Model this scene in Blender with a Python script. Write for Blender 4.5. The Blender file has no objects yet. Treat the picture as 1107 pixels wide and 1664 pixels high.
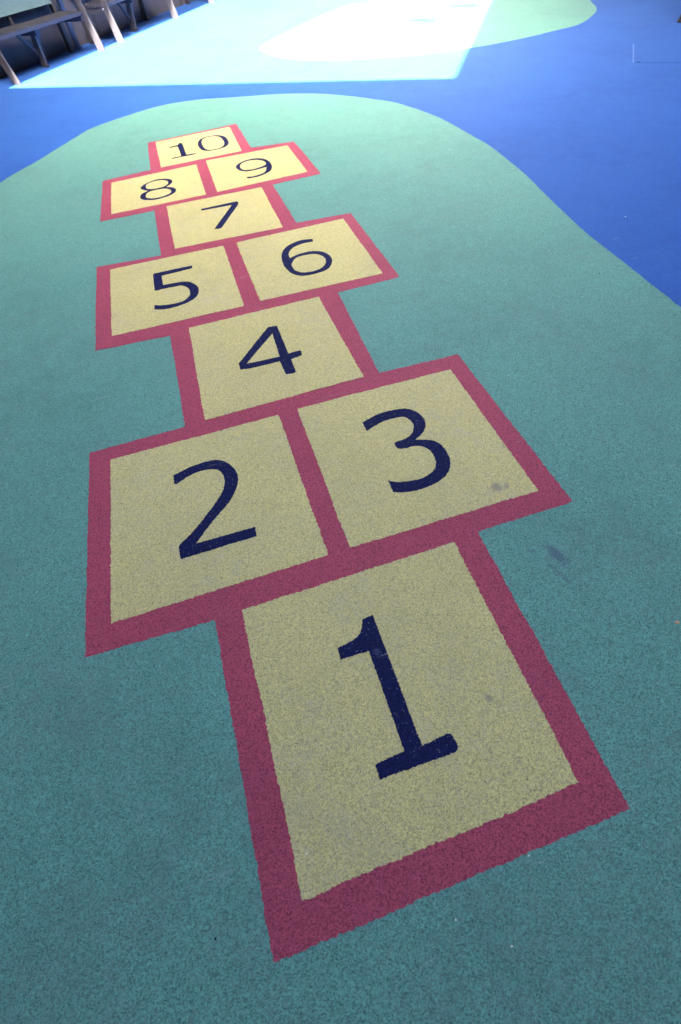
import bpy, math, random
from mathutils import Vector, Matrix, noise
from mathutils.geometry import tessellate_polygon
random.seed(7)
R = math.radians
sc = bpy.context.scene
C = sc.collection

# ------------------------------------------------------------ camera
cd = bpy.data.cameras.new('camera')
cam = bpy.data.objects.new('camera', cd); C.objects.link(cam)
cd.sensor_fit = 'VERTICAL'; cd.sensor_height = 36.0; cd.sensor_width = 24.0
cd.lens = 13.916; cd.clip_start = 0.02; cd.clip_end = 500
cam.matrix_world = Matrix(((0.950619, 0.291105, -0.107614, -0.1251),
                           (-0.303555, 0.799888, -0.517719, 0.3187),
                           (-0.064631, 0.524821, 0.848755, 1.3513),
                           (0, 0, 0, 1)))
sc.camera = cam
cd.dof.use_dof = True
cd.dof.focus_distance = 2.3
cd.dof.aperture_fstop = 2.8

# ------------------------------------------------------------ sky and sun
SUN_EL = R(46); SUN_AZ = R(82.7)              # azimuth the light travels towards
SD = Vector((math.cos(SUN_AZ)*math.cos(SUN_EL), math.sin(SUN_AZ)*math.cos(SUN_EL), -math.sin(SUN_EL)))
w = bpy.data.worlds.new('World'); sc.world = w; w.use_nodes = True
nt = w.node_tree
sky = nt.nodes.new('ShaderNodeTexSky'); sky.sky_type = 'NISHITA'; sky.sun_disc = False
sky.sun_elevation = SUN_EL; sky.air_density = 0.7; sky.dust_density = 6.0; sky.ozone_density = 0.0; sky.sun_rotation = math.atan2(-math.cos(SUN_AZ), -math.sin(SUN_AZ))
bg = nt.nodes['Background']; bg.inputs['Strength'].default_value = 0.15
nt.links.new(sky.outputs['Color'], bg.inputs['Color'])
sl = bpy.data.lights.new('sun', 'SUN'); sl.energy = 4.8; sl.angle = R(0.5); sl.color = (1.0, 0.96, 0.90)
sun = bpy.data.objects.new('sun', sl); C.objects.link(sun)
sun.rotation_euler = SD.to_track_quat('-Z', 'Y').to_euler(); sun.location = (0, 0, 20)
sc.view_settings.view_transform = 'Standard'; sc.view_settings.look = 'None'
sc.view_settings.gamma = 1.0; sc.view_settings.exposure = 4.1
sc.cycles.max_bounces = 8; sc.cycles.diffuse_bounces = 5
sc.cycles.use_denoising = True

# ------------------------------------------------------------ helpers
def tag(o, label=None, cat=None, group=None, kind=None):
    if label: o['label'] = label
    if cat: o['category'] = cat
    if group: o['group'] = group
    if kind: o['kind'] = kind
    return o

def mesh_obj(name, verts, faces, mat, parent=None, smooth=False):
    me = bpy.data.meshes.new(name); me.from_pydata([tuple(v) for v in verts], [], faces); me.update()
    me.materials.append(mat)
    if smooth:
        for p in me.polygons: p.use_smooth = True
    o = bpy.data.objects.new(name, me); C.objects.link(o)
    if parent: o.parent = parent
    return o

def empty(name, loc=(0, 0, 0), rz=0.0):
    o = bpy.data.objects.new(name, None); C.objects.link(o)
    o.location = loc; o.rotation_euler = (0, 0, rz); o.empty_display_size = .1
    return o

class MB:
    def __init__(s): s.v = []; s.f = []
    def hexa(s, p):                    # 8 corners: bottom ring then top ring
        b = len(s.v); s.v += [tuple(q) for q in p]
        s.f += [[b+i for i in q] for q in ((3,2,1,0),(4,5,6,7),(0,1,5,4),(1,2,6,5),(2,3,7,6),(3,0,4,7))]
    def box(s, x0, x1, y0, y1, z0, z1):
        s.hexa([(x0,y0,z0),(x1,y0,z0),(x1,y1,z0),(x0,y1,z0),(x0,y0,z1),(x1,y0,z1),(x1,y1,z1),(x0,y1,z1)])
    def beam(s, a, b, wx, wy, up=(0, 0, 1), wx1=None, wy1=None):   # board from a to b, section wx by wy
        a = Vector(a); b = Vector(b); d = (b-a).normalized(); side = d.cross(Vector(up))
        if side.length < 1e-4: side = Vector((1, 0, 0))
        side.normalize(); o = side.cross(d).normalized()
        wx1 = wx1 or wx; wy1 = wy1 or wy
        def ring(c, p, q): return [c-side*p/2-o*q/2, c+side*p/2-o*q/2, c+side*p/2+o*q/2, c-side*p/2+o*q/2]
        s.hexa(ring(a, wx, wy)+ring(b, wx1, wy1))
    def lathe(s, c, prof, n=20):
        b = len(s.v)
        for r, z in prof:
            for i in range(n):
                t = 2*math.pi*i/n; s.v.append((c[0]+r*math.cos(t), c[1]+r*math.sin(t), c[2]+z))
        for k in range(len(prof)-1):
            for i in range(n):
                j = (i+1) % n; s.f.append([b+k*n+i, b+k*n+j, b+(k+1)*n+j, b+(k+1)*n+i])
        s.f.append([b+i for i in range(n)][::-1]); s.f.append([b+(len(prof)-1)*n+i for i in range(n)])
    def build(s, name, mat, parent=None, bevel=0.0, smooth=False):
        o = mesh_obj(name, s.v, s.f, mat, parent, smooth)
        if bevel:
            m = o.modifiers.new('bevel', 'BEVEL'); m.width = bevel; m.segments = 2; m.limit_method = 'ANGLE'
        return o

def smooth_loop(pts):                  # (x, y, flag): flag 1 = on a curve, 0 = corner
    out = []; n = len(pts)
    for i in range(n):
        p0, p1, p2, p3 = pts[i-1], pts[i], pts[(i+1) % n], pts[(i+2) % n]
        if not p1[2] and not p2[2]: out.append((p1[0], p1[1])); continue
        def tan(a, b, c, fl, ch): return ((c[0]-a[0])/2, (c[1]-a[1])/2) if fl else ch
        ch = (p2[0]-p1[0], p2[1]-p1[1])
        t1 = tan(p0, p1, p2, p1[2], ch); t2 = tan(p1, p2, p3, p2[2], ch)
        for k in range(6):
            t = k/6; h1 = 2*t**3-3*t*t+1; h2 = -2*t**3+3*t*t; h3 = t**3-2*t*t+t; h4 = t**3-t*t
            out.append(tuple(h1*p1[j]+h2*p2[j]+h3*t1[j]+h4*t2[j] for j in (0, 1)))
    return out

def ragged(loop, step=0.006, amp=0.0026):   # the granules leave every cut edge slightly uneven
    out = []; n = len(loop)
    for i in range(n):
        a = Vector(loop[i]); b = Vector(loop[(i+1) % n]); L = (b-a).length
        if L < 1e-6: continue
        k = max(1, int(L/step)); nrm = Vector((-(b-a).y, (b-a).x))/L
        for j in range(k):
            q = a+(b-a)*j/k
            wv = noise.noise(Vector((q.x*9, q.y*9, 3.3)))*amp*1.2 + random.uniform(-1, 1)*amp
            out.append(q+nrm*wv)
    return out

def sheet(name, loops, z, mat, parent=None, thick=0.0009, step=0.006, amp=0.0026):
    rl = [ragged(l, step, amp) for l in loops]
    vs = [(q.x, q.y, z) for l in rl for q in l]
    tris = tessellate_polygon([[Vector((q.x, q.y, 0)) for q in l] for l in rl])
    faces = []
    for t in tris:
        a, b, c = (Vector(vs[i]) for i in t)
        cr = (b-a).cross(c-a).z
        if abs(cr) < 1e-12: continue
        faces.append(list(t) if cr > 0 else list(t)[::-1])
    base = 0; N = len(vs); vs += [(x, y, z-thick) for x, y, _ in vs]
    for l in rl:
        m = len(l)
        for i in range(m):
            j = (i+1) % m; faces.append([base+i, base+j, N+base+j, N+base+i])
        base += m
    return mesh_obj(name, vs, faces, mat, parent)

# ------------------------------------------------------------ materials
def nodes(name):
    m = bpy.data.materials.new(name); m.use_nodes = True
    return m, m.node_tree, m.node_tree.nodes['Principled BSDF']

def rubber(name, base, alt, fleck, blotch, spec=0.36, sheen=0.06, dirt_amt=0.45, rough=0.74, blotch_amt=0.5, stains=(), fleck_amt=0.02):
    """bound rubber granules: every granule its own tone, worn dusty blotches, scattered odd flecks"""
    m, t, b = nodes(name); N = t.nodes.new; L = t.links.new
    geo = N('ShaderNodeNewGeometry'); pos = geo.outputs['Position']
    def tex(kind, scale, detail=2, rough_=0.6):
        n = N(kind); n.inputs['Scale'].default_value = scale
        if kind == 'ShaderNodeTexNoise':
            n.inputs['Detail'].default_value = detail; n.inputs['Roughness'].default_value = rough_
        L(pos, n.inputs['Vector']); return n
    def ramp(src, x0, x1, y0=0.0, y1=1.0):
        r = N('ShaderNodeMapRange'); r.inputs['From Min'].default_value = x0; r.inputs['From Max'].default_value = x1
        r.inputs['To Min'].default_value = y0; r.inputs['To Max'].default_value = y1; L(src, r.inputs['Value']); return r.outputs[0]
    def mix(f, a, c):
        x = N('ShaderNodeMix'); x.data_type = 'RGBA'
        for i, v in ((0, f), (6, a), (7, c)):
            if isinstance(v, (int, float)): x.inputs[i].default_value = v
            elif isinstance(v, tuple): x.inputs[i].default_value = (*v, 1)
            else: L(v, x.inputs[i])
        return x.outputs[2]
    def math_(op, a, c=0.0):
        x = N('ShaderNodeMath'); x.operation = op
        for i, v in ((0, a), (1, c)):
            if isinstance(v, (int, float)): x.inputs[i].default_value = v
            else: L(v, x.inputs[i])
        return x.outputs[0]
    vo = tex('ShaderNodeTexVoronoi', 380)
    sep = N('ShaderNodeSeparateColor'); L(vo.outputs['Color'], sep.inputs[0])
    clump = tex('ShaderNodeTexNoise', 160, 4, 0.8)
    tone = math_('ADD', math_('MULTIPLY', sep.outputs[0], 0.70), math_('MULTIPLY', clump.outputs['Fac'], 0.60))
    col = mix(ramp(tone, 0.28, 0.92), alt, base)
    big = tex('ShaderNodeTexNoise', 2.3, 5, 0.62); mid = tex('ShaderNodeTexNoise', 17, 4, 0.65)
    bl = math_('MULTIPLY', ramp(big.outputs['Fac'], 0.40, 0.68), ramp(mid.outputs['Fac'], 0.36, 0.66))
    # blotches of worn granules: more granules show their grey core there
    pick = math_('GREATER_THAN', math_('ADD', math_('MULTIPLY', bl, 0.85), 0.12), sep.outputs[1])
    col = mix(math_('MULTIPLY', pick, blotch_amt), col, blotch)
    col = mix(math_('MULTIPLY', math_('GREATER_THAN', sep.outputs[2], 1-fleck_amt), 0.8), col, fleck)
    # trodden-in dirt in broad, uneven patches
    d1 = tex('ShaderNodeTexNoise', 1.1, 6, 0.68); d2 = tex('ShaderNodeTexNoise', 6.5, 5, 0.7)
    dirt = math_('MULTIPLY', ramp(d1.outputs['Fac'], .42, .66), ramp(d2.outputs['Fac'], .35, .70))
    col = mix(math_('MULTIPLY', dirt, dirt_amt), col, alt)
    for (sx, sy, rx, ry, ang, sc_, amt) in stains:
        mp = N('ShaderNodeMapping'); mp.vector_type = 'TEXTURE'
        mp.inputs['Location'].default_value = (sx, sy, 0); mp.inputs['Rotation'].default_value = (0, 0, ang)
        mp.inputs['Scale'].default_value = (rx, ry, 10)
        L(pos, mp.inputs['Vector'])
        ln = N('ShaderNodeVectorMath'); ln.operation = 'LENGTH'; L(mp.outputs[0], ln.inputs[0])
        wob = tex('ShaderNodeTexNoise', 30, 4, 0.7)
        dd = math_('ADD', ln.outputs['Value'], math_('MULTIPLY', math_('SUBTRACT', wob.outputs['Fac'], 0.5), 2.2))
        col = mix(ramp(dd, 1.15, 0.45, 0.0, amt), col, sc_)
    for ang, lo, amt in ((0.9, 0.665, 0.32), (-0.4, 0.675, 0.28)):
        mp = N('ShaderNodeMapping'); mp.inputs['Rotation'].default_value = (0, 0, ang); mp.inputs['Scale'].default_value = (1.3, 22, 1)
        L(pos, mp.inputs['Vector'])
        sn = N('ShaderNodeTexNoise'); sn.inputs['Scale'].default_value = 2.2; sn.inputs['Detail'].default_value = 5; sn.inputs['Roughness'].default_value = .6
        L(mp.outputs[0], sn.inputs['Vector'])
        f_ = math_('MULTIPLY', ramp(sn.outputs['Fac'], lo, lo+.05, 0.0, amt), ramp(mid.outputs['Fac'], .42, .6))
        col = mix(f_, col, (0.42, 0.46, 0.48))
    L(col, b.inputs['Base Color'])
    rr = ramp(big.outputs['Fac'], 0.3, 0.7, rough-0.015, rough+0.015); L(rr, b.inputs['Roughness'])
    b.inputs['Specular IOR Level'].default_value = spec
    b.inputs['Sheen Weight'].default_value = sheen; b.inputs['Sheen Roughness'].default_value = 0.35
    bump = N('ShaderNodeBump'); bump.inputs['Strength'].default_value = 0.4; bump.inputs['Distance'].default_value = 0.002
    inv = math_('SUBTRACT', 1.0, math_('MULTIPLY', vo.outputs['Distance'], 1.0))
    L(math_('ADD', inv, math_('MULTIPLY', clump.outputs['Fac'], 1.1)), bump.inputs['Height'])
    L(bump.outputs[0], b.inputs['Normal'])
    return m

def plain(name, c1, c2, rough=0.6, scale=8, stretch=(1, 1, 1), metal=0.0, bump=0.25):
    m, t, b = nodes(name); N = t.nodes.new; L = t.links.new
    tc = N('ShaderNodeTexCoord'); mp = N('ShaderNodeMapping'); mp.inputs['Scale'].default_value = stretch
    L(tc.outputs['Object'], mp.inputs[0])
    n = N('ShaderNodeTexNoise'); n.inputs['Scale'].default_value = scale; n.inputs['Detail'].default_value = 6
    n.inputs['Roughness'].default_value = .65; L(mp.outputs[0], n.inputs['Vector'])
    r = N('ShaderNodeMapRange'); r.inputs['From Min'].default_value = .3; r.inputs['From Max'].default_value = .7
    L(n.outputs['Fac'], r.inputs['Value'])
    x = N('ShaderNodeMix'); x.data_type = 'RGBA'; L(r.outputs[0], x.inputs[0])
    x.inputs[6].default_value = (*c1, 1); x.inputs[7].default_value = (*c2, 1); L(x.outputs[2], b.inputs['Base Color'])
    b.inputs['Roughness'].default_value = rough; b.inputs['Metallic'].default_value = metal
    bu = N('ShaderNodeBump'); bu.inputs['Strength'].default_value = bump; bu.inputs['Distance'].default_value = 0.003
    L(n.outputs['Fac'], bu.inputs['Height']); L(bu.outputs[0], b.inputs['Normal'])
    return m

purple = (0.10, 0.09, 0.17)
M_blue = rubber('blue_rubber', (0.030, 0.126, 0.44), (0.014, 0.062, 0.25), (0.01, 0.02, 0.08), (0.04, 0.12, 0.31), spec=.22, sheen=.02, dirt_amt=.75, blotch_amt=.45,
                stains=((2.17, 2.97, .10, .03, .5, (0.04, 0.06, 0.2), .6),))
M_green = rubber('green_rubber', (0.145, 0.400, 0.325), (0.040, 0.120, 0.105), (0.02, 0.04, 0.07), (0.14, 0.22, 0.21), blotch_amt=.5,
                 stains=((.733, .70, .026, .055, .25, (0.06, 0.10, 0.15), .7), (.700, .63, .012, .06, .35, (0.07, 0.12, 0.17), .45),
                         (.655, .742, .014, .012, 0, (0.07, 0.11, 0.17), .4)))
M_pink = rubber('pink_rubber', (0.48, 0.080, 0.125), (0.16, 0.017, 0.042), (0.05, 0.01, 0.05), (0.27, 0.06, 0.12), blotch_amt=.45,
                stains=((.79, 1.02, .02, .016, 0, purple, .5),))
M_yellow = rubber('yellow_rubber', (0.67, 0.61, 0.235), (0.30, 0.27, 0.115), (0.12, 0.11, 0.12), (0.40, 0.38, 0.32), blotch_amt=.4,
                  stains=((.268, .354, .014, .016, 0, (0.2, 0.18, 0.16), .6), (.674, 1.035, .028, .022, .5, (0.19, 0.17, 0.16), .65), (.715, 1.03, .02, .012, .9, (0.22, 0.20, 0.18), .55),
                          (-.071, 2.10, .03, .02, 0, (0.45, 0.28, 0.10), .35)))
M_navy = rubber('navy_rubber', (0.010, 0.016, 0.085), (0.002, 0.003, 0.018), (0.25, 0.25, 0.25), (0.010, 0.015, 0.075), spec=.1, sheen=.0, blotch_amt=.4, fleck_amt=.010,
                stains=((-.003, .587, .013, .013, 0, (0.04, 0.05, 0.12), .7),))
M_red = rubber('red_rubber', (0.50, 0.052, 0.048), (0.40, 0.045, 0.04), (0.1, 0.03, 0.03), (0.4, 0.03, 0.03), sheen=0.0, spec=.1)
M_cyan = rubber('cyan_rubber', (0.022, 0.40, 0.42), (0.02, 0.3, 0.3), (0.03, 0.1, 0.1), (0.03, 0.3, 0.3), sheen=0.0, spec=.1)
M_orange = rubber('orange_rubber', (0.60, 0.24, 0.05), (0.45, 0.2, 0.045), (0.1, 0.05, 0.03), (0.5, 0.1, 0.03), sheen=0.0, spec=.1)
M_wood = plain('weathered_wood', (0.012, 0.012, 0.020), (0.028, 0.028, 0.040), .68, 14, (1, 9, 9))
M_slat = plain('sky_tinted_wood', (0.055, 0.10, 0.12), (0.09, 0.15, 0.17), .45, 12, (1, 9, 9))  # pale blue of the sky's reflection put into the backrest colour
M_dark = plain('dark_wood', (0.016, 0.014, 0.018), (0.035, 0.03, 0.035), .6, 14, (9, 9, 1))
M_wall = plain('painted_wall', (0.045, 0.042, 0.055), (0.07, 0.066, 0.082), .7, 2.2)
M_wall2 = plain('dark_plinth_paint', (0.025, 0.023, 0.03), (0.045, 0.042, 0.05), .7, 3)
M_pipe = plain('painted_pipe', (0.12, 0.14, 0.18), (0.17, 0.19, 0.24), .35, 6)
M_steel = plain('brushed_steel', (0.55, 0.56, 0.58), (0.7, 0.7, 0.72), .35, 30, (1, 1, 1), 1.0, .05)
M_conc = plain('canopy_render', (0.16, 0.16, 0.165), (0.22, 0.22, 0.225), .8, 1.5)
M_white = plain('pale_debris', (0.6, 0.6, 0.58), (0.75, 0.75, 0.72), .7, 200)
M_leaf = plain('dry_leaf', (0.45, 0.25, 0.12), (0.6, 0.36, 0.2), .7, 200)
M_facade = plain('bounce_facade_paint', (0.46, 0.45, 0.42), (0.54, 0.53, 0.50), .8, 1.2)  # paint of the added building, kept pale to bounce sunlight
M_frame = plain('window_frame_paint', (0.75, 0.75, 0.75), (0.8, 0.8, 0.8), .5, 3)
M_glass = plain('window_glass', (0.03, 0.04, 0.05), (0.05, 0.06, 0.07), .08, 3, bump=0)
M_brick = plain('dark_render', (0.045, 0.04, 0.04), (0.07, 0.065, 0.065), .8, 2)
M_wall3 = plain('grey_render', (0.20, 0.20, 0.20), (0.27, 0.27, 0.26), .8, 2)
M_strip = plain('scuffed_strip', (0.035, 0.13, 0.42), (0.10, 0.20, 0.46), .6, 6)
M_leg = plain('sunlit_leg_wood', (0.030, 0.026, 0.028), (0.062, 0.054, 0.055), .6, 14, (9, 9, 1))  # sunlight on the feet put into the colour: brighter than other bench wood

# ------------------------------------------------------------ ground outlines, metres
SIL = [[-0.4862,-0.0023],[0.4869,0.0008],[0.5095,0.8795],[0.9156,0.8763],[0.9089,1.8464],[0.483,1.8664],[0.5108,2.6533],[0.919,2.6562],[0.9212,3.6313],[0.5071,3.6645],[0.4936,4.4357],[0.9288,4.4551],[0.9099,5.3381],[0.4917,5.4012],[0.4824,6.2049],[-0.4716,6.1316],[-0.4834,5.3389],[-0.9257,5.2987],[-0.9386,4.4166],[-0.5045,4.4121],[-0.5037,3.6237],[-0.9562,3.6622],[-0.9478,2.6583],[-0.5186,2.6298],[-0.5102,1.8576],[-0.9596,1.8528],[-0.9529,0.8839],[-0.5056,0.8698]]
SQ = {"1":[[-0.4075,0.8731],[0.4071,0.8681],[0.3968,0.0886],[-0.3907,0.0819]],"2":[[-0.8628,1.7721],[-0.067,1.7656],[-0.0563,0.978],[-0.8651,0.978]],"3":[[0.0269,1.7728],[0.8232,1.7557],[0.8216,0.9664],[0.0315,0.977]],"4":[[-0.4072,2.6569],[0.3894,2.655],[0.401,1.8685],[-0.4136,1.8621]],"5":[[-0.8618,3.58],[-0.0627,3.5628],[-0.0578,2.7473],[-0.8528,2.7647]],"6":[[0.0322,3.5658],[0.8425,3.5685],[0.8365,2.7396],[0.0447,2.7588]],"7":[[-0.4012,4.4432],[0.3964,4.4296],[0.3977,3.6416],[-0.4019,3.678]],"8":[[-0.8473,5.2067],[-0.0631,5.2461],[-0.0646,4.5136],[-0.8499,4.5129]],"9":[[0.036,5.2906],[0.8258,5.272],[0.8335,4.5496],[0.0304,4.5169]],"10":[[-0.3901,6.0985],[0.3983,6.1416],[0.3936,5.3637],[-0.3845,5.3454]]}
GL = {"1":[[[-0.0157,0.7032,0],[0.0232,0.7054,0],[0.024,0.6911,0],[0.0266,0.2991,0],[0.1049,0.3045,0],[0.1173,0.3005,1],[0.123,0.2833,1],[0.1221,0.2651,1],[0.1119,0.2567,1],[0.0936,0.256,0],[-0.1194,0.2597,0],[-0.1187,0.2977,0],[-0.0278,0.3021,0],[-0.0297,0.5979,0],[-0.1253,0.6023,0],[-0.1245,0.6395,0],[-0.0776,0.6464,0],[-0.0472,0.6561,1],[-0.0281,0.6744,1]]],"2":[[[-0.5902,1.5731,0],[-0.5008,1.5973,1],[-0.4012,1.5962,1],[-0.3445,1.5504,1],[-0.319,1.4874,1],[-0.3237,1.4347,1],[-0.347,1.3877,1],[-0.3823,1.3417,1],[-0.4594,1.2723,1],[-0.5327,1.1974,0],[-0.2966,1.1915,0],[-0.298,1.1474,0],[-0.5982,1.1484,0],[-0.6007,1.2099,0],[-0.5387,1.2567,1],[-0.4693,1.3214,1],[-0.4092,1.3889,1],[-0.3829,1.4342,1],[-0.3762,1.477,1],[-0.3876,1.519,1],[-0.4111,1.5426,1],[-0.461,1.5542,1],[-0.5197,1.5468,1],[-0.5816,1.5203,0],[-0.5898,1.5268,0]]],"3":[[[0.2898,1.5707,0],[0.3901,1.5969,1],[0.501,1.5849,1],[0.5512,1.5369,1],[0.5604,1.4784,1],[0.546,1.4407,1],[0.5175,1.4094,1],[0.4743,1.3877,0],[0.5475,1.3533,1],[0.5707,1.3011,1],[0.5678,1.2364,1],[0.5453,1.1901,1],[0.5007,1.1537,1],[0.4339,1.1351,1],[0.363,1.1347,1],[0.3107,1.146,1],[0.2792,1.1603,0],[0.2813,1.2217,0],[0.3032,1.2037,1],[0.3424,1.1907,1],[0.4102,1.182,1],[0.4655,1.1947,1],[0.4955,1.2202,1],[0.5095,1.2555,1],[0.5103,1.3029,1],[0.4872,1.341,1],[0.4487,1.3557,1],[0.4207,1.3566,1],[0.3907,1.3638,1],[0.3797,1.3772,1],[0.3801,1.4019,0],[0.3916,1.4069,0],[0.4355,1.409,1],[0.474,1.4262,1],[0.4967,1.4565,1],[0.5029,1.4941,1],[0.4842,1.5321,1],[0.4389,1.543,1],[0.3848,1.5438,1],[0.3298,1.5281,1],[0.2909,1.5147,0]]],"4":[[[0.0335,2.4751,0],[0.0849,2.4674,0],[0.0861,2.1962,0],[0.1499,2.198,0],[0.1573,2.1877,1],[0.1505,2.1552,0],[0.0889,2.146,0],[0.089,2.0446,0],[0.0838,2.0323,1],[0.0747,2.0295,0],[0.0367,2.0366,0],[0.032,2.0516,0],[0.0285,2.1504,0],[-0.135,2.1554,0],[-0.1835,2.1666,0],[-0.1851,2.2182,0]],[[0.0442,2.4088,0],[0.0358,2.189,0],[-0.1457,2.2006,0]]],"5":[[[-0.5746,3.3746,0],[-0.5677,3.3858,0],[-0.3069,3.3789,0],[-0.3089,3.3424,0],[-0.5196,3.3323,0],[-0.5202,3.2075,0],[-0.4122,3.1982,1],[-0.3611,3.1829,1],[-0.325,3.1423,1],[-0.3016,3.0843,1],[-0.3024,3.0343,1],[-0.317,2.9879,1],[-0.3504,2.9509,1],[-0.407,2.9252,1],[-0.4844,2.9129,1],[-0.5407,2.9201,1],[-0.5915,2.9425,0],[-0.5886,2.9899,0],[-0.53,2.9639,1],[-0.4542,2.9534,1],[-0.4032,2.9635,1],[-0.3684,2.9997,1],[-0.3578,3.0441,1],[-0.3655,3.1016,1],[-0.4007,3.149,1],[-0.4402,3.1552,1],[-0.5117,3.1601,1],[-0.5694,3.159,0],[-0.5766,3.17,0]]],"6":[[[0.5501,3.3706,0],[0.5449,3.3308,0],[0.463,3.3341,1],[0.3997,3.3133,1],[0.3584,3.2725,1],[0.3412,3.2311,1],[0.3378,3.1792,0],[0.3694,3.1932,1],[0.4204,3.208,1],[0.4911,3.2068,1],[0.5532,3.174,1],[0.5886,3.1178,1],[0.5941,3.0433,1],[0.5656,2.973,1],[0.5229,2.9296,1],[0.4558,2.9163,1],[0.3938,2.9187,1],[0.3484,2.9327,1],[0.306,2.977,1],[0.2812,3.0605,1],[0.2784,3.1547,1],[0.2967,3.2524,1],[0.3383,3.3276,1],[0.3994,3.3703,1],[0.4722,3.3874,1]],[[0.3386,3.1169,1],[0.3765,3.1656,1],[0.4351,3.1745,1],[0.5065,3.16,1],[0.5481,3.1081,1],[0.55,3.0359,1],[0.5147,2.9786,1],[0.4568,2.9514,1],[0.3947,2.9553,1],[0.3553,2.9764,1],[0.3302,3.0195,1],[0.3262,3.0762,1]]],"7":[[[-0.1415,4.249,0],[0.1541,4.2509,0],[0.1608,4.2299,1],[0.1555,4.1919,1],[0.1317,4.1441,0],[-0.025,3.8585,0],[-0.037,3.8424,1],[-0.0587,3.8383,1],[-0.0868,3.8497,0],[0.1071,4.204,0],[-0.1396,4.2153,0]]],"8":[[[-0.5939,4.9445,1],[-0.5629,4.9988,1],[-0.512,5.0374,1],[-0.4477,5.0634,1],[-0.3855,5.0502,1],[-0.3342,5.0133,1],[-0.3113,4.964,1],[-0.3225,4.9098,1],[-0.3739,4.8466,0],[-0.3242,4.8105,1],[-0.2984,4.7562,1],[-0.3077,4.6988,1],[-0.3546,4.6514,1],[-0.4243,4.6281,1],[-0.4878,4.6238,1],[-0.5414,4.6445,1],[-0.586,4.6788,1],[-0.605,4.7292,1],[-0.5963,4.7855,1],[-0.5668,4.8204,1],[-0.5309,4.8457,0],[-0.564,4.8796,1],[-0.5866,4.9114,1]],[[-0.5479,4.9432,1],[-0.5361,5.0022,1],[-0.4854,5.035,1],[-0.4224,5.0372,1],[-0.3708,5.0052,1],[-0.3496,4.9607,1],[-0.3558,4.91,1],[-0.3897,4.8693,1],[-0.4343,4.8584,1],[-0.4866,4.861,1],[-0.5291,4.8804,1],[-0.545,4.9123,1]],[[-0.5571,4.7535,1],[-0.5374,4.8047,1],[-0.4971,4.8287,1],[-0.4362,4.8304,1],[-0.3848,4.8177,1],[-0.345,4.7698,1],[-0.3436,4.7067,1],[-0.3873,4.6688,1],[-0.4481,4.6516,1],[-0.4985,4.6565,1],[-0.5435,4.6857,1],[-0.5569,4.7147,1]]],"9":[[[0.2758,4.9973,1],[0.3139,5.0552,1],[0.3774,5.0931,1],[0.4505,5.1017,1],[0.521,5.072,1],[0.5643,5.006,1],[0.5812,4.9092,1],[0.5724,4.8163,1],[0.5383,4.734,1],[0.4835,4.6903,1],[0.4105,4.6638,1],[0.322,4.6682,0],[0.3199,4.7055,0],[0.3799,4.6905,1],[0.436,4.7008,1],[0.4844,4.7268,1],[0.5137,4.7792,1],[0.5263,4.845,0],[0.4908,4.8342,1],[0.4246,4.8256,1],[0.3697,4.826,1],[0.3228,4.8447,1],[0.2859,4.8946,1],[0.2741,4.9462,1]],[[0.3098,4.9781,1],[0.3353,5.043,1],[0.3978,5.0746,1],[0.4624,5.0647,1],[0.52,5.0206,1],[0.5411,4.952,1],[0.5311,4.8982,1],[0.4889,4.87,1],[0.4204,4.8509,1],[0.3661,4.8559,1],[0.3245,4.8793,1],[0.3077,4.9272,1]]],"10":[[[-0.2658,5.8612,0],[-0.1795,5.8791,0],[-0.1623,5.9177,0],[-0.1444,5.9263,1],[-0.1314,5.897,0],[-0.1248,5.548,0],[-0.0338,5.5418,0],[-0.0351,5.5191,0],[-0.2645,5.5134,0],[-0.2658,5.5371,0],[-0.1747,5.5382,0],[-0.1818,5.8384,0],[-0.2654,5.8401,0]]],"0":[[[0.0193,5.8129,1],[0.0448,5.8943,1],[0.1045,5.9569,1],[0.189,5.961,1],[0.2671,5.9198,1],[0.3095,5.8317,1],[0.3159,5.6767,1],[0.2883,5.5889,1],[0.2383,5.5471,1],[0.1628,5.5314,1],[0.0912,5.5397,1],[0.0386,5.5947,1],[0.0159,5.7101,1]],[[0.0598,5.8312,1],[0.0851,5.9134,1],[0.1455,5.9497,1],[0.2124,5.9287,1],[0.2538,5.8768,1],[0.2719,5.7674,1],[0.268,5.653,1],[0.2289,5.5731,1],[0.1585,5.548,1],[0.0946,5.5657,1],[0.0643,5.6403,1],[0.0564,5.7379,1]]]}
BLOB = [[-1.8981,5.787],[-1.5953,6.2172],[-1.2506,6.754],[-1.0566,7.0192],[-0.7049,7.2372],[-0.2571,7.422],[0.1935,7.3994],[0.6246,7.2178],[1.1188,7.0188],[1.512,6.7719],[1.8006,6.4854],[2.0011,6.2106],[2.1832,5.9302],[2.3071,5.5546],[2.3898,5.1436],[2.4235,4.5714],[2.4331,4.2522],[2.3798,3.6499],[2.2965,3.1352],[2.2275,2.6653],[2.2081,2.3331],[2.1869,2.0372],[2.1682,1.7455]]
BLOB2 = [[3.571,11.9295],[2.1315,10.527],[1.4857,9.7233],[1.4491,9.2233],[1.6612,8.6077],[2.1561,8.1256],[2.6059,7.8831],[3.1339,7.6535],[3.6616,7.5436],[4.1278,7.487],[4.7963,7.5285],[5.2293,7.6147],[5.6771,7.7038],[6.1333,8.0377],[6.4897,8.4159],[6.7204,8.8569],[6.9219,9.2342]]
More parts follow.
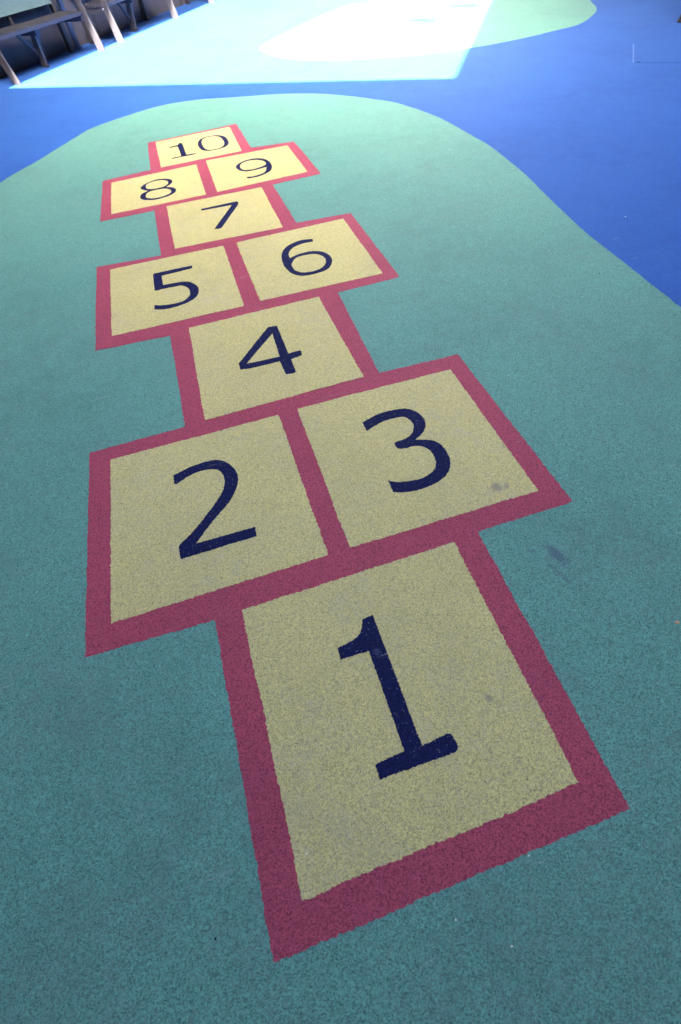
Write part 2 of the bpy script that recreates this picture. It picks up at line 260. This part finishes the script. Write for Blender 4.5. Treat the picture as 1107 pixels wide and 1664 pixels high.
MARKS = {"red1":[[3.4519,9.5058],[3.4993,9.2319],[3.6948,9.1601],[3.9607,9.2512],[4.0425,9.5339],[3.8557,9.5946]],"cy1":[[3.8916,9.8103],[4.1705,9.3456],[4.3414,9.4862],[4.2539,9.769]],"red2":[[4.684,9.9351],[4.88,9.5894],[5.1645,9.5635],[5.2467,9.7595],[4.9188,10.117]],"cy2":[[4.9409,10.4746],[5.0538,10.0439],[5.3317,9.9624],[5.3759,10.222]],"or1":[[2.5802,9.6392],[2.6672,9.3977],[2.9013,9.679],[2.7858,9.9027]]}
# ------------------------------------------------------------ ground
v = [(-40, -40, 0), (40, -40, 0), (40, 60, 0), (-40, 60, 0)]
tag(mesh_obj('playground_surface', v, [(0, 1, 2, 3)], M_blue), kind='structure')
# first green island: measured along the photo's edge, closed in an oval behind the camera
loop = [(x, y, 1) for x, y in BLOB]
loop += [(2.10, 1.1, 1), (1.98, .3, 1), (1.75, -.7, 1), (1.1, -1.7, 1), (0, -2.3, 1), (-1.3, -2.1, 1), (-2.2, -1.2, 1), (-2.6, .3, 1), (-2.7, 2.0, 1), (-2.55, 3.8, 1), (-2.25, 5.0, 1)]
tag(sheet('green_island', [smooth_loop(loop)], .001, M_green, step=.008), kind='structure')
loop = [(x, y, 1) for x, y in BLOB2] + [(7.4, 10.2, 1), (7.6, 11.8, 1), (6.6, 13.0, 1), (5.2, 12.8, 1), (4.2, 11.9, 1)]
tag(sheet('far_green_island', [smooth_loop(loop)], .001, M_green, step=.012), kind='structure')

# ------------------------------------------------------------ hopscotch: one inlaid court
court = tag(empty('hopscotch_court', (0, 0, 0)), 'pink edged hopscotch court with ten yellow numbered squares inlaid in the green floor', 'hopscotch')
sheet('border', [SIL], .002, M_pink, court)
words = {1: 'one', 2: 'two', 3: 'three', 4: 'four', 5: 'five', 6: 'six', 7: 'seven', 8: 'eight', 9: 'nine', 10: 'ten'}
for k in range(1, 11):
    s_ = sheet('number_square', [SQ[str(k)]], .003, M_yellow, court); s_['label'] = 'yellow square carrying the number '+words[k]
    for key in ([k] if k < 10 else [10, 0]):
        g_ = sheet('numeral', [smooth_loop(l) for l in GL[str(key)]], .004, M_navy, s_, step=.004, amp=.0014)

# faded painted game in the sunlit part of the far island
game = tag(empty('painted_floor_game'), 'faint red and pale blue painted patches on the sunlit far island', 'floor marking')
for key, mt in (('red1', M_red), ('cy1', M_cyan), ('red2', M_red), ('cy2', M_cyan), ('or1', M_orange)):
    sheet('coloured_patch', [smooth_loop([(x, y, 1) for x, y in MARKS[key]])], 0.002, mt, game, step=.02, amp=.004)

# ------------------------------------------------------------ access cover in the blue floor
hd = Vector((0.3886, -0.3085)); hd.normalize(); hs = Vector((-hd.y, hd.x)); h0 = Vector((4.967, 5.704))
cov = tag(empty('access_cover', (h0.x, h0.y, 0), math.atan2(hd.y, hd.x)), 'blue access cover with one bright metal edge in the blue floor', 'access cover')
mb = MB(); mb.box(.03, 1.35, .012, .90, .0005, .0025); mb.build('lid', M_blue, cov)
mb = MB(); mb.box(.012, .026, .0, .86, .0005, .0035); mb.build('edge_strip', M_strip, cov, bevel=.002)
mb = MB(); mb.lathe((.075, .05, 0), [(.0, .004), (.016, .004), (.018, .009), (.012, .011), (.0, .0112)], 16); mb.build('screw', M_strip, cov)

# ------------------------------------------------------------ wall behind the benches, with its downpipe
UA = math.atan2(.8137, .5812)                       # direction of the bench row
U = Vector((.5812, .8137)); NN = Vector((.8137, -.5812)); B0 = Vector((-1.04, 11.40))
def loc(x, y): q = B0+U*x+NN*y; return (q.x, q.y, 0)
CH = 7.8  # height of the unseen roof, set by how light spreads over the floor
wall = tag(empty('courtyard_wall', loc(0, -.74), UA), 'grey painted wall standing in shade behind the benches', 'wall')
# local frames: +x along the row, +y away from the courtyard
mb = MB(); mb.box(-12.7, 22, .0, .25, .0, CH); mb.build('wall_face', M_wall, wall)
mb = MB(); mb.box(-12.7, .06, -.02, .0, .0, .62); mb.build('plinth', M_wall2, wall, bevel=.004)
mb = MB()
for x in (-1.35, -.42, 1.05, 2.55, 4.1): mb.box(x, x+.07, -.016, 0, .66 if x < .06 else .0, 3.4)
mb.build('batten', M_wall2, wall, bevel=.003)
pipe = tag(empty('downpipe', loc(.24, -.60)), 'pale round downpipe on the wall between the two nearest benches', 'pipe')
mb = MB(); mb.lathe((0, 0, 0), [(.041, 0), (.041, CH)], 24); o = mb.build('pipe', M_pipe, pipe, smooth=False)
for p_ in o.data.polygons[:-2]: p_.use_smooth = True
mb = MB(); mb.lathe((0, 0, 1.25), [(.052, 0), (.052, .035)], 24); mb.build('bracket', M_pipe, pipe)

# ------------------------------------------------------------ benches (local: x along the row, -y towards the court)
def bench(x, y, ang, Ln, label):
    # our local y points away from the court, so courtward offsets are negative
    t = tag(empty('park_bench', loc(x, y), UA+ang), label, 'bench', 'benches along the courtyard wall')
    mb = MB()                                          # seat: three boards
    for y0, y1 in ((.030, .185), (.197, .35), (.362, .515)): mb.box(-.005, Ln+.005, y0, y1, .397, .442)
    mb.build('seat', M_wood, t, bevel=.006)
    mb = MB()                                          # tilted backrest of two boards
    for k in range(2):
        za = .535+k*.20; ya = .50+k*.062
        mb.hexa([(.10, ya, za), (Ln-.10, ya, za), (Ln-.10, ya+.03, za+.008), (.10, ya+.03, za+.008),
                 (.10, ya+.055, za+.175), (Ln-.10, ya+.055, za+.175), (Ln-.10, ya+.085, za+.183), (.10, ya+.085, za+.183)])
    mb.build('backrest', M_slat, t, bevel=.004)
    for sx in (0.0, Ln):
        s = 1 if sx == 0 else -1
        xi = sx-s*.012
        mb = MB()                                      # front leg: wide raking board, foot courtwards
        w2 = .016
        mb.hexa([(xi-w2, -.125, 0), (xi+w2, -.125, 0), (xi+w2, .018, 0), (xi-w2, .018, 0),
                 (xi-w2, .025, .64), (xi+w2, .025, .64), (xi+w2, .115, .64), (xi-w2, .115, .64)])
        mb.build('front_leg', M_leg, t, bevel=.004)
        mb = MB(); mb.box(sx+s*.006, sx+s*.075, .545, .625, 0, .397); mb.build('rear_leg', M_dark, t, bevel=.004)
        mb = MB(); mb.beam((sx+s*.05, .555, .36), (sx+s*.05, .70, .93), .05, .06); mb.build('back_post', M_dark, t, bevel=.004)
        mb = MB(); mb.hexa([(xi-.04, -.01, .64), (xi+.04, -.01, .64), (xi+.04, .66, .64), (xi-.04, .66, .64),
                            (xi-.04, -.01, .67), (xi+.04, -.01, .67), (xi+.04, .66, .67), (xi-.04, .66, .67)])
        mb.build('armrest', M_wood, t, bevel=.004)
        mb = MB(); mb.box(sx+s*.008, sx+s*.06, .045, .56, .335, .396); mb.build('seat_bearer', M_wood, t, bevel=.003)
        mb = MB(); mb.lathe((0, 0, 0), [(.0, 0), (.012, 0), (.012, .006), (.006, .010), (.0, .0105)], 12)
        b_ = mb.build('bolt', M_steel, t); b_.rotation_euler = (0, R(90)*s*-1, 0); b_.location = (xi-s*w2, .07, .385)
    xm = Ln*.475
    mb = MB(); mb.box(xm-.03, xm+.03, .11, .56, .335, .396); mb.build('seat_bearer', M_wood, t, bevel=.003)
    mb = MB(); mb.hexa([(xm-.02, .205, 0), (xm+.02, .205, 0), (xm+.02, .335, 0), (xm-.02, .335, 0),
                        (xm-.02, .165, .335), (xm+.02, .165, .335), (xm+.02, .26, .335), (xm-.02, .26, .335)])
    mb.build('middle_leg', M_dark, t, bevel=.004)
    mb = MB(); mb.beam((xm-.02, .27, .15), (xm-.25, .26, .395), .045, .03, (0, 1, 0)); mb.build('brace', M_dark, t)
    mb = MB(); mb.beam((xm+.02, .27, .15), (xm+.19, .26, .395), .045, .03, (0, 1, 0)); mb.build('brace', M_dark, t)
    mb = MB(); mb.beam((xm, .52, .40), (xm, .66, .92), .045, .045); mb.build('back_post', M_wood, t, bevel=.003)
    return t
# y argument counts towards the court
bench(-1.87, -.145, -R(4.2), 1.90, 'nearest bench in the row, cut by the left edge of the photo')
bench(.60, .015, R(2.6), 2.04, 'second bench in the row, just beyond the pale downpipe')
bench(4.22, -.06, 0, 1.95, 'farthest bench, only its first foot showing at the top edge')

# ------------------------------------------------------------ dark post at the right edge
pp = tag(empty('dark_post', (6.675, 6.925, 0), R(55)), 'dark square post at the right edge on the blue floor', 'post')  # unidentified dark foot modelled as a post carried up to the roof
mb = MB(); mb.box(-.03, .03, -.03, .03, 0, CH); mb.build('shaft', M_dark, pp, bevel=.006)
mb = MB(); mb.box(-.038, .038, -.038, .038, .0005, .02); mb.build('shoe', M_dark, pp, bevel=.002)

# ------------------------------------------------------------ unseen canopy, its height and opening shaped for the sun patch and shade
ct = 1/math.tan(SUN_EL); off = Vector((math.cos(SUN_AZ), math.sin(SUN_AZ)))*ct
E0 = B0+U*(-2.054)+NN*(-.012)+Vector((0, 0)); E0 = Vector((-2.266, 9.752)); E1 = Vector((3.110, 6.368))
dl = Vector((math.cos(R(54.46)), math.sin(R(54.46)))); dr = Vector((math.cos(R(56.2)), math.sin(R(56.2))))
LN = 7.3
TH = .30
# the near and right edges are cast by the roof's top edge, the left one by its lower edge
def cross(p, d, q, e):
    k = ((q.x-p.x)*e.y-(q.y-p.y)*e.x)/(d.x*e.y-d.y*e.x); return p+d*k
dn = (E1-E0).normalized(); zt = CH+TH
near_p = E0-off*zt; right_p = E1-off*zt; left_p = E0-NN*.055-off*CH
i0 = cross(near_p, dn, left_p, dl); i1 = cross(near_p, dn, right_p, dr)
i2 = i1+dr*LN; i3 = i0+dl*LN
lw = Vector(loc(0, -.95)[:2])
outer = [lw+U*(-17), lw+U*15.5, lw+U*15.5+NN*18, lw+U*(-17)+NN*18]
can = tag(empty('unseen_shade_roof'), 'unseen flat grey roof shaped to shade the court, with an opening for the sun patch', 'canopy')
def slab(name, poly):
    n = len(poly); vs = [(q.x, q.y, CH) for q in poly]+[(q.x, q.y, CH+TH) for q in poly]
    a = sum((poly[i].x*poly[(i+1) % n].y-poly[(i+1) % n].x*poly[i].y) for i in range(n))
    f = [list(range(n))[::-1], [n+i for i in range(n)]]+[[i, (i+1) % n, n+(i+1) % n, n+i] for i in range(n)]
    if a < 0: f = [x[::-1] for x in f]
    return mesh_obj(name, vs, f, M_conc, can)
o0, o1, o2, o3 = outer         # near-left, far-left, far-right, near-right
slab('shade_slab', [o0, i0, i3, o1])
slab('shade_slab', [o0, o3, i1, i0])
slab('shade_slab', [o3, o2, i2, i1])
slab('shade_slab', [o1, i3, i2, o2])  # far slab added to close off sky light over the far floor

# ------------------------------------------------------------ unseen pale building, added to bounce sunlight onto the floor
sb = tag(empty('bounce_building', loc(23, 8), UA), 'unseen pale building added beyond the far end of the court to bounce sunlight', 'building')
# local x = depth, y = along the facade
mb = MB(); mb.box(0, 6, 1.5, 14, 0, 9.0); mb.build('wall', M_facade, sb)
mb = MB(); mb.box(-4, 6, -14, 1.48, 0, 8.6); mb.build('added_dark_wing', M_brick, sb)  # unseen dark block added to dim floor reflections on the right
mb = MB(); mb.box(-.25, 6.2, 1.3, 14.2, 9.0, 9.35); mb.build('roof', M_conc, sb)
for fl in (1.0, 4.0, 6.6):
    for k in range(4):
        y = 2.2+k*3.0
        mb = MB(); mb.box(-.03, -.001, y, y+1.6, fl, fl+1.5); f_ = mb.build('window', M_frame, sb)
        mb = MB(); mb.box(-.036, -.031, y+.08, y+.76, fl+.08, fl+1.42); mb.box(-.036, -.031, y+.84, y+1.52, fl+.08, fl+1.42)
        mb.build('pane', M_glass, f_)

# ------------------------------------------------------------ unseen dark wall, added to cut the light right of the court
sw = tag(empty('added_side_blocker', loc(-12.5, 11.6), UA), 'unseen dark wall added right of the court to cut the light there', 'wall')
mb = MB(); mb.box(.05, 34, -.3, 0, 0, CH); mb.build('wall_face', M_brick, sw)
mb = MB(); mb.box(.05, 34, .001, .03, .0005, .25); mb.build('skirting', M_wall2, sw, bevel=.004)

rw = tag(empty('added_rear_blocker', loc(-11.3, 11), UA), 'unseen dark wall added behind the hopscotch to darken the near floor, open above', 'wall')  # added out of view to cut light arriving from behind the camera
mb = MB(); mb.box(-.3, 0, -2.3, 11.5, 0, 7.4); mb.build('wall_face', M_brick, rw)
mb = MB(); mb.box(-.34, .04, -2.3, 11.5, 7.4, 7.46); mb.build('coping', M_conc, rw, bevel=.004)
mb = MB(); mb.box(.001, .03, -2.3, 11.5, .0005, .25); mb.build('skirting', M_wall2, rw, bevel=.004)

# ------------------------------------------------------------ small litter
def crumb(name, x, y, sx, sy, mat, label, cat, group=None, rz=0.0, z=.001):
    bm = MB(); n = 9; ring = []
    for i in range(n):
        t = 2*math.pi*i/n; r = random.uniform(.7, 1.15); ring.append((math.cos(t)*sx*r, math.sin(t)*sy*r))
    vs = [(a, b_, 0) for a, b_ in ring]+[(a*.75, b_*.75, min(sx, sy)*random.uniform(.35, .6)) for a, b_ in ring]
    fs = [list(range(n))[::-1], [n+i for i in range(n)]]+[[i, (i+1) % n, n+(i+1) % n, n+i] for i in range(n)]
    o = mesh_obj(name, vs, fs, mat); o.location = (x, y, z); o.rotation_euler = (0, 0, rz)
    return tag(o, label, cat, group)
crumb('dry_leaf_scrap', .948, .366, .008, .005, M_leaf, 'orange brown leaf scrap on green rubber at the right edge of the photo', 'leaf scrap')
crumb('rubber_fleck', -.6154, .078, .0030, .0035, M_navy, 'dark blue fleck on green rubber left of the court\'s near corner', 'fleck')
for x, y, sz in ((-.36, .166, .003), (-.044, -.06, .003), (.186, -.006, .003), (1.886, 2.545, .004), (2.58, 2.72, .005), (.06, -.138, .003), (.55, .95, .002), (2.1, 4.4, .006), (1.5, 3.1, .004), (-.9, 1.1, .003), (1.05, 1.35, .003), (-.05, .30, .002)):
    crumb('grit_crumb', x, y, sz, sz*.7, M_white, 'tiny pale crumb of grit lying loose on the rubber floor', 'grit', 'crumbs of grit scattered on the floor', random.uniform(0, 3), .0031 if -.5 < x < .6 and .1 < y < .7 else .001)
for x, y, sz in ((.93, .29, .004), (2.0, 2.2, .006), (1.45, 2.55, .006), (3.1, 3.3, .007), (2.6, 4.1, .008), (-.95, 2.0, .004), (1.02, 1.9, .004)):
    crumb('dark_crumb', x, y, sz, sz*.6, M_dark, 'tiny dark crumb of rubber lying loose on the floor', 'crumb', 'dark crumbs scattered on the floor', random.uniform(0, 3))
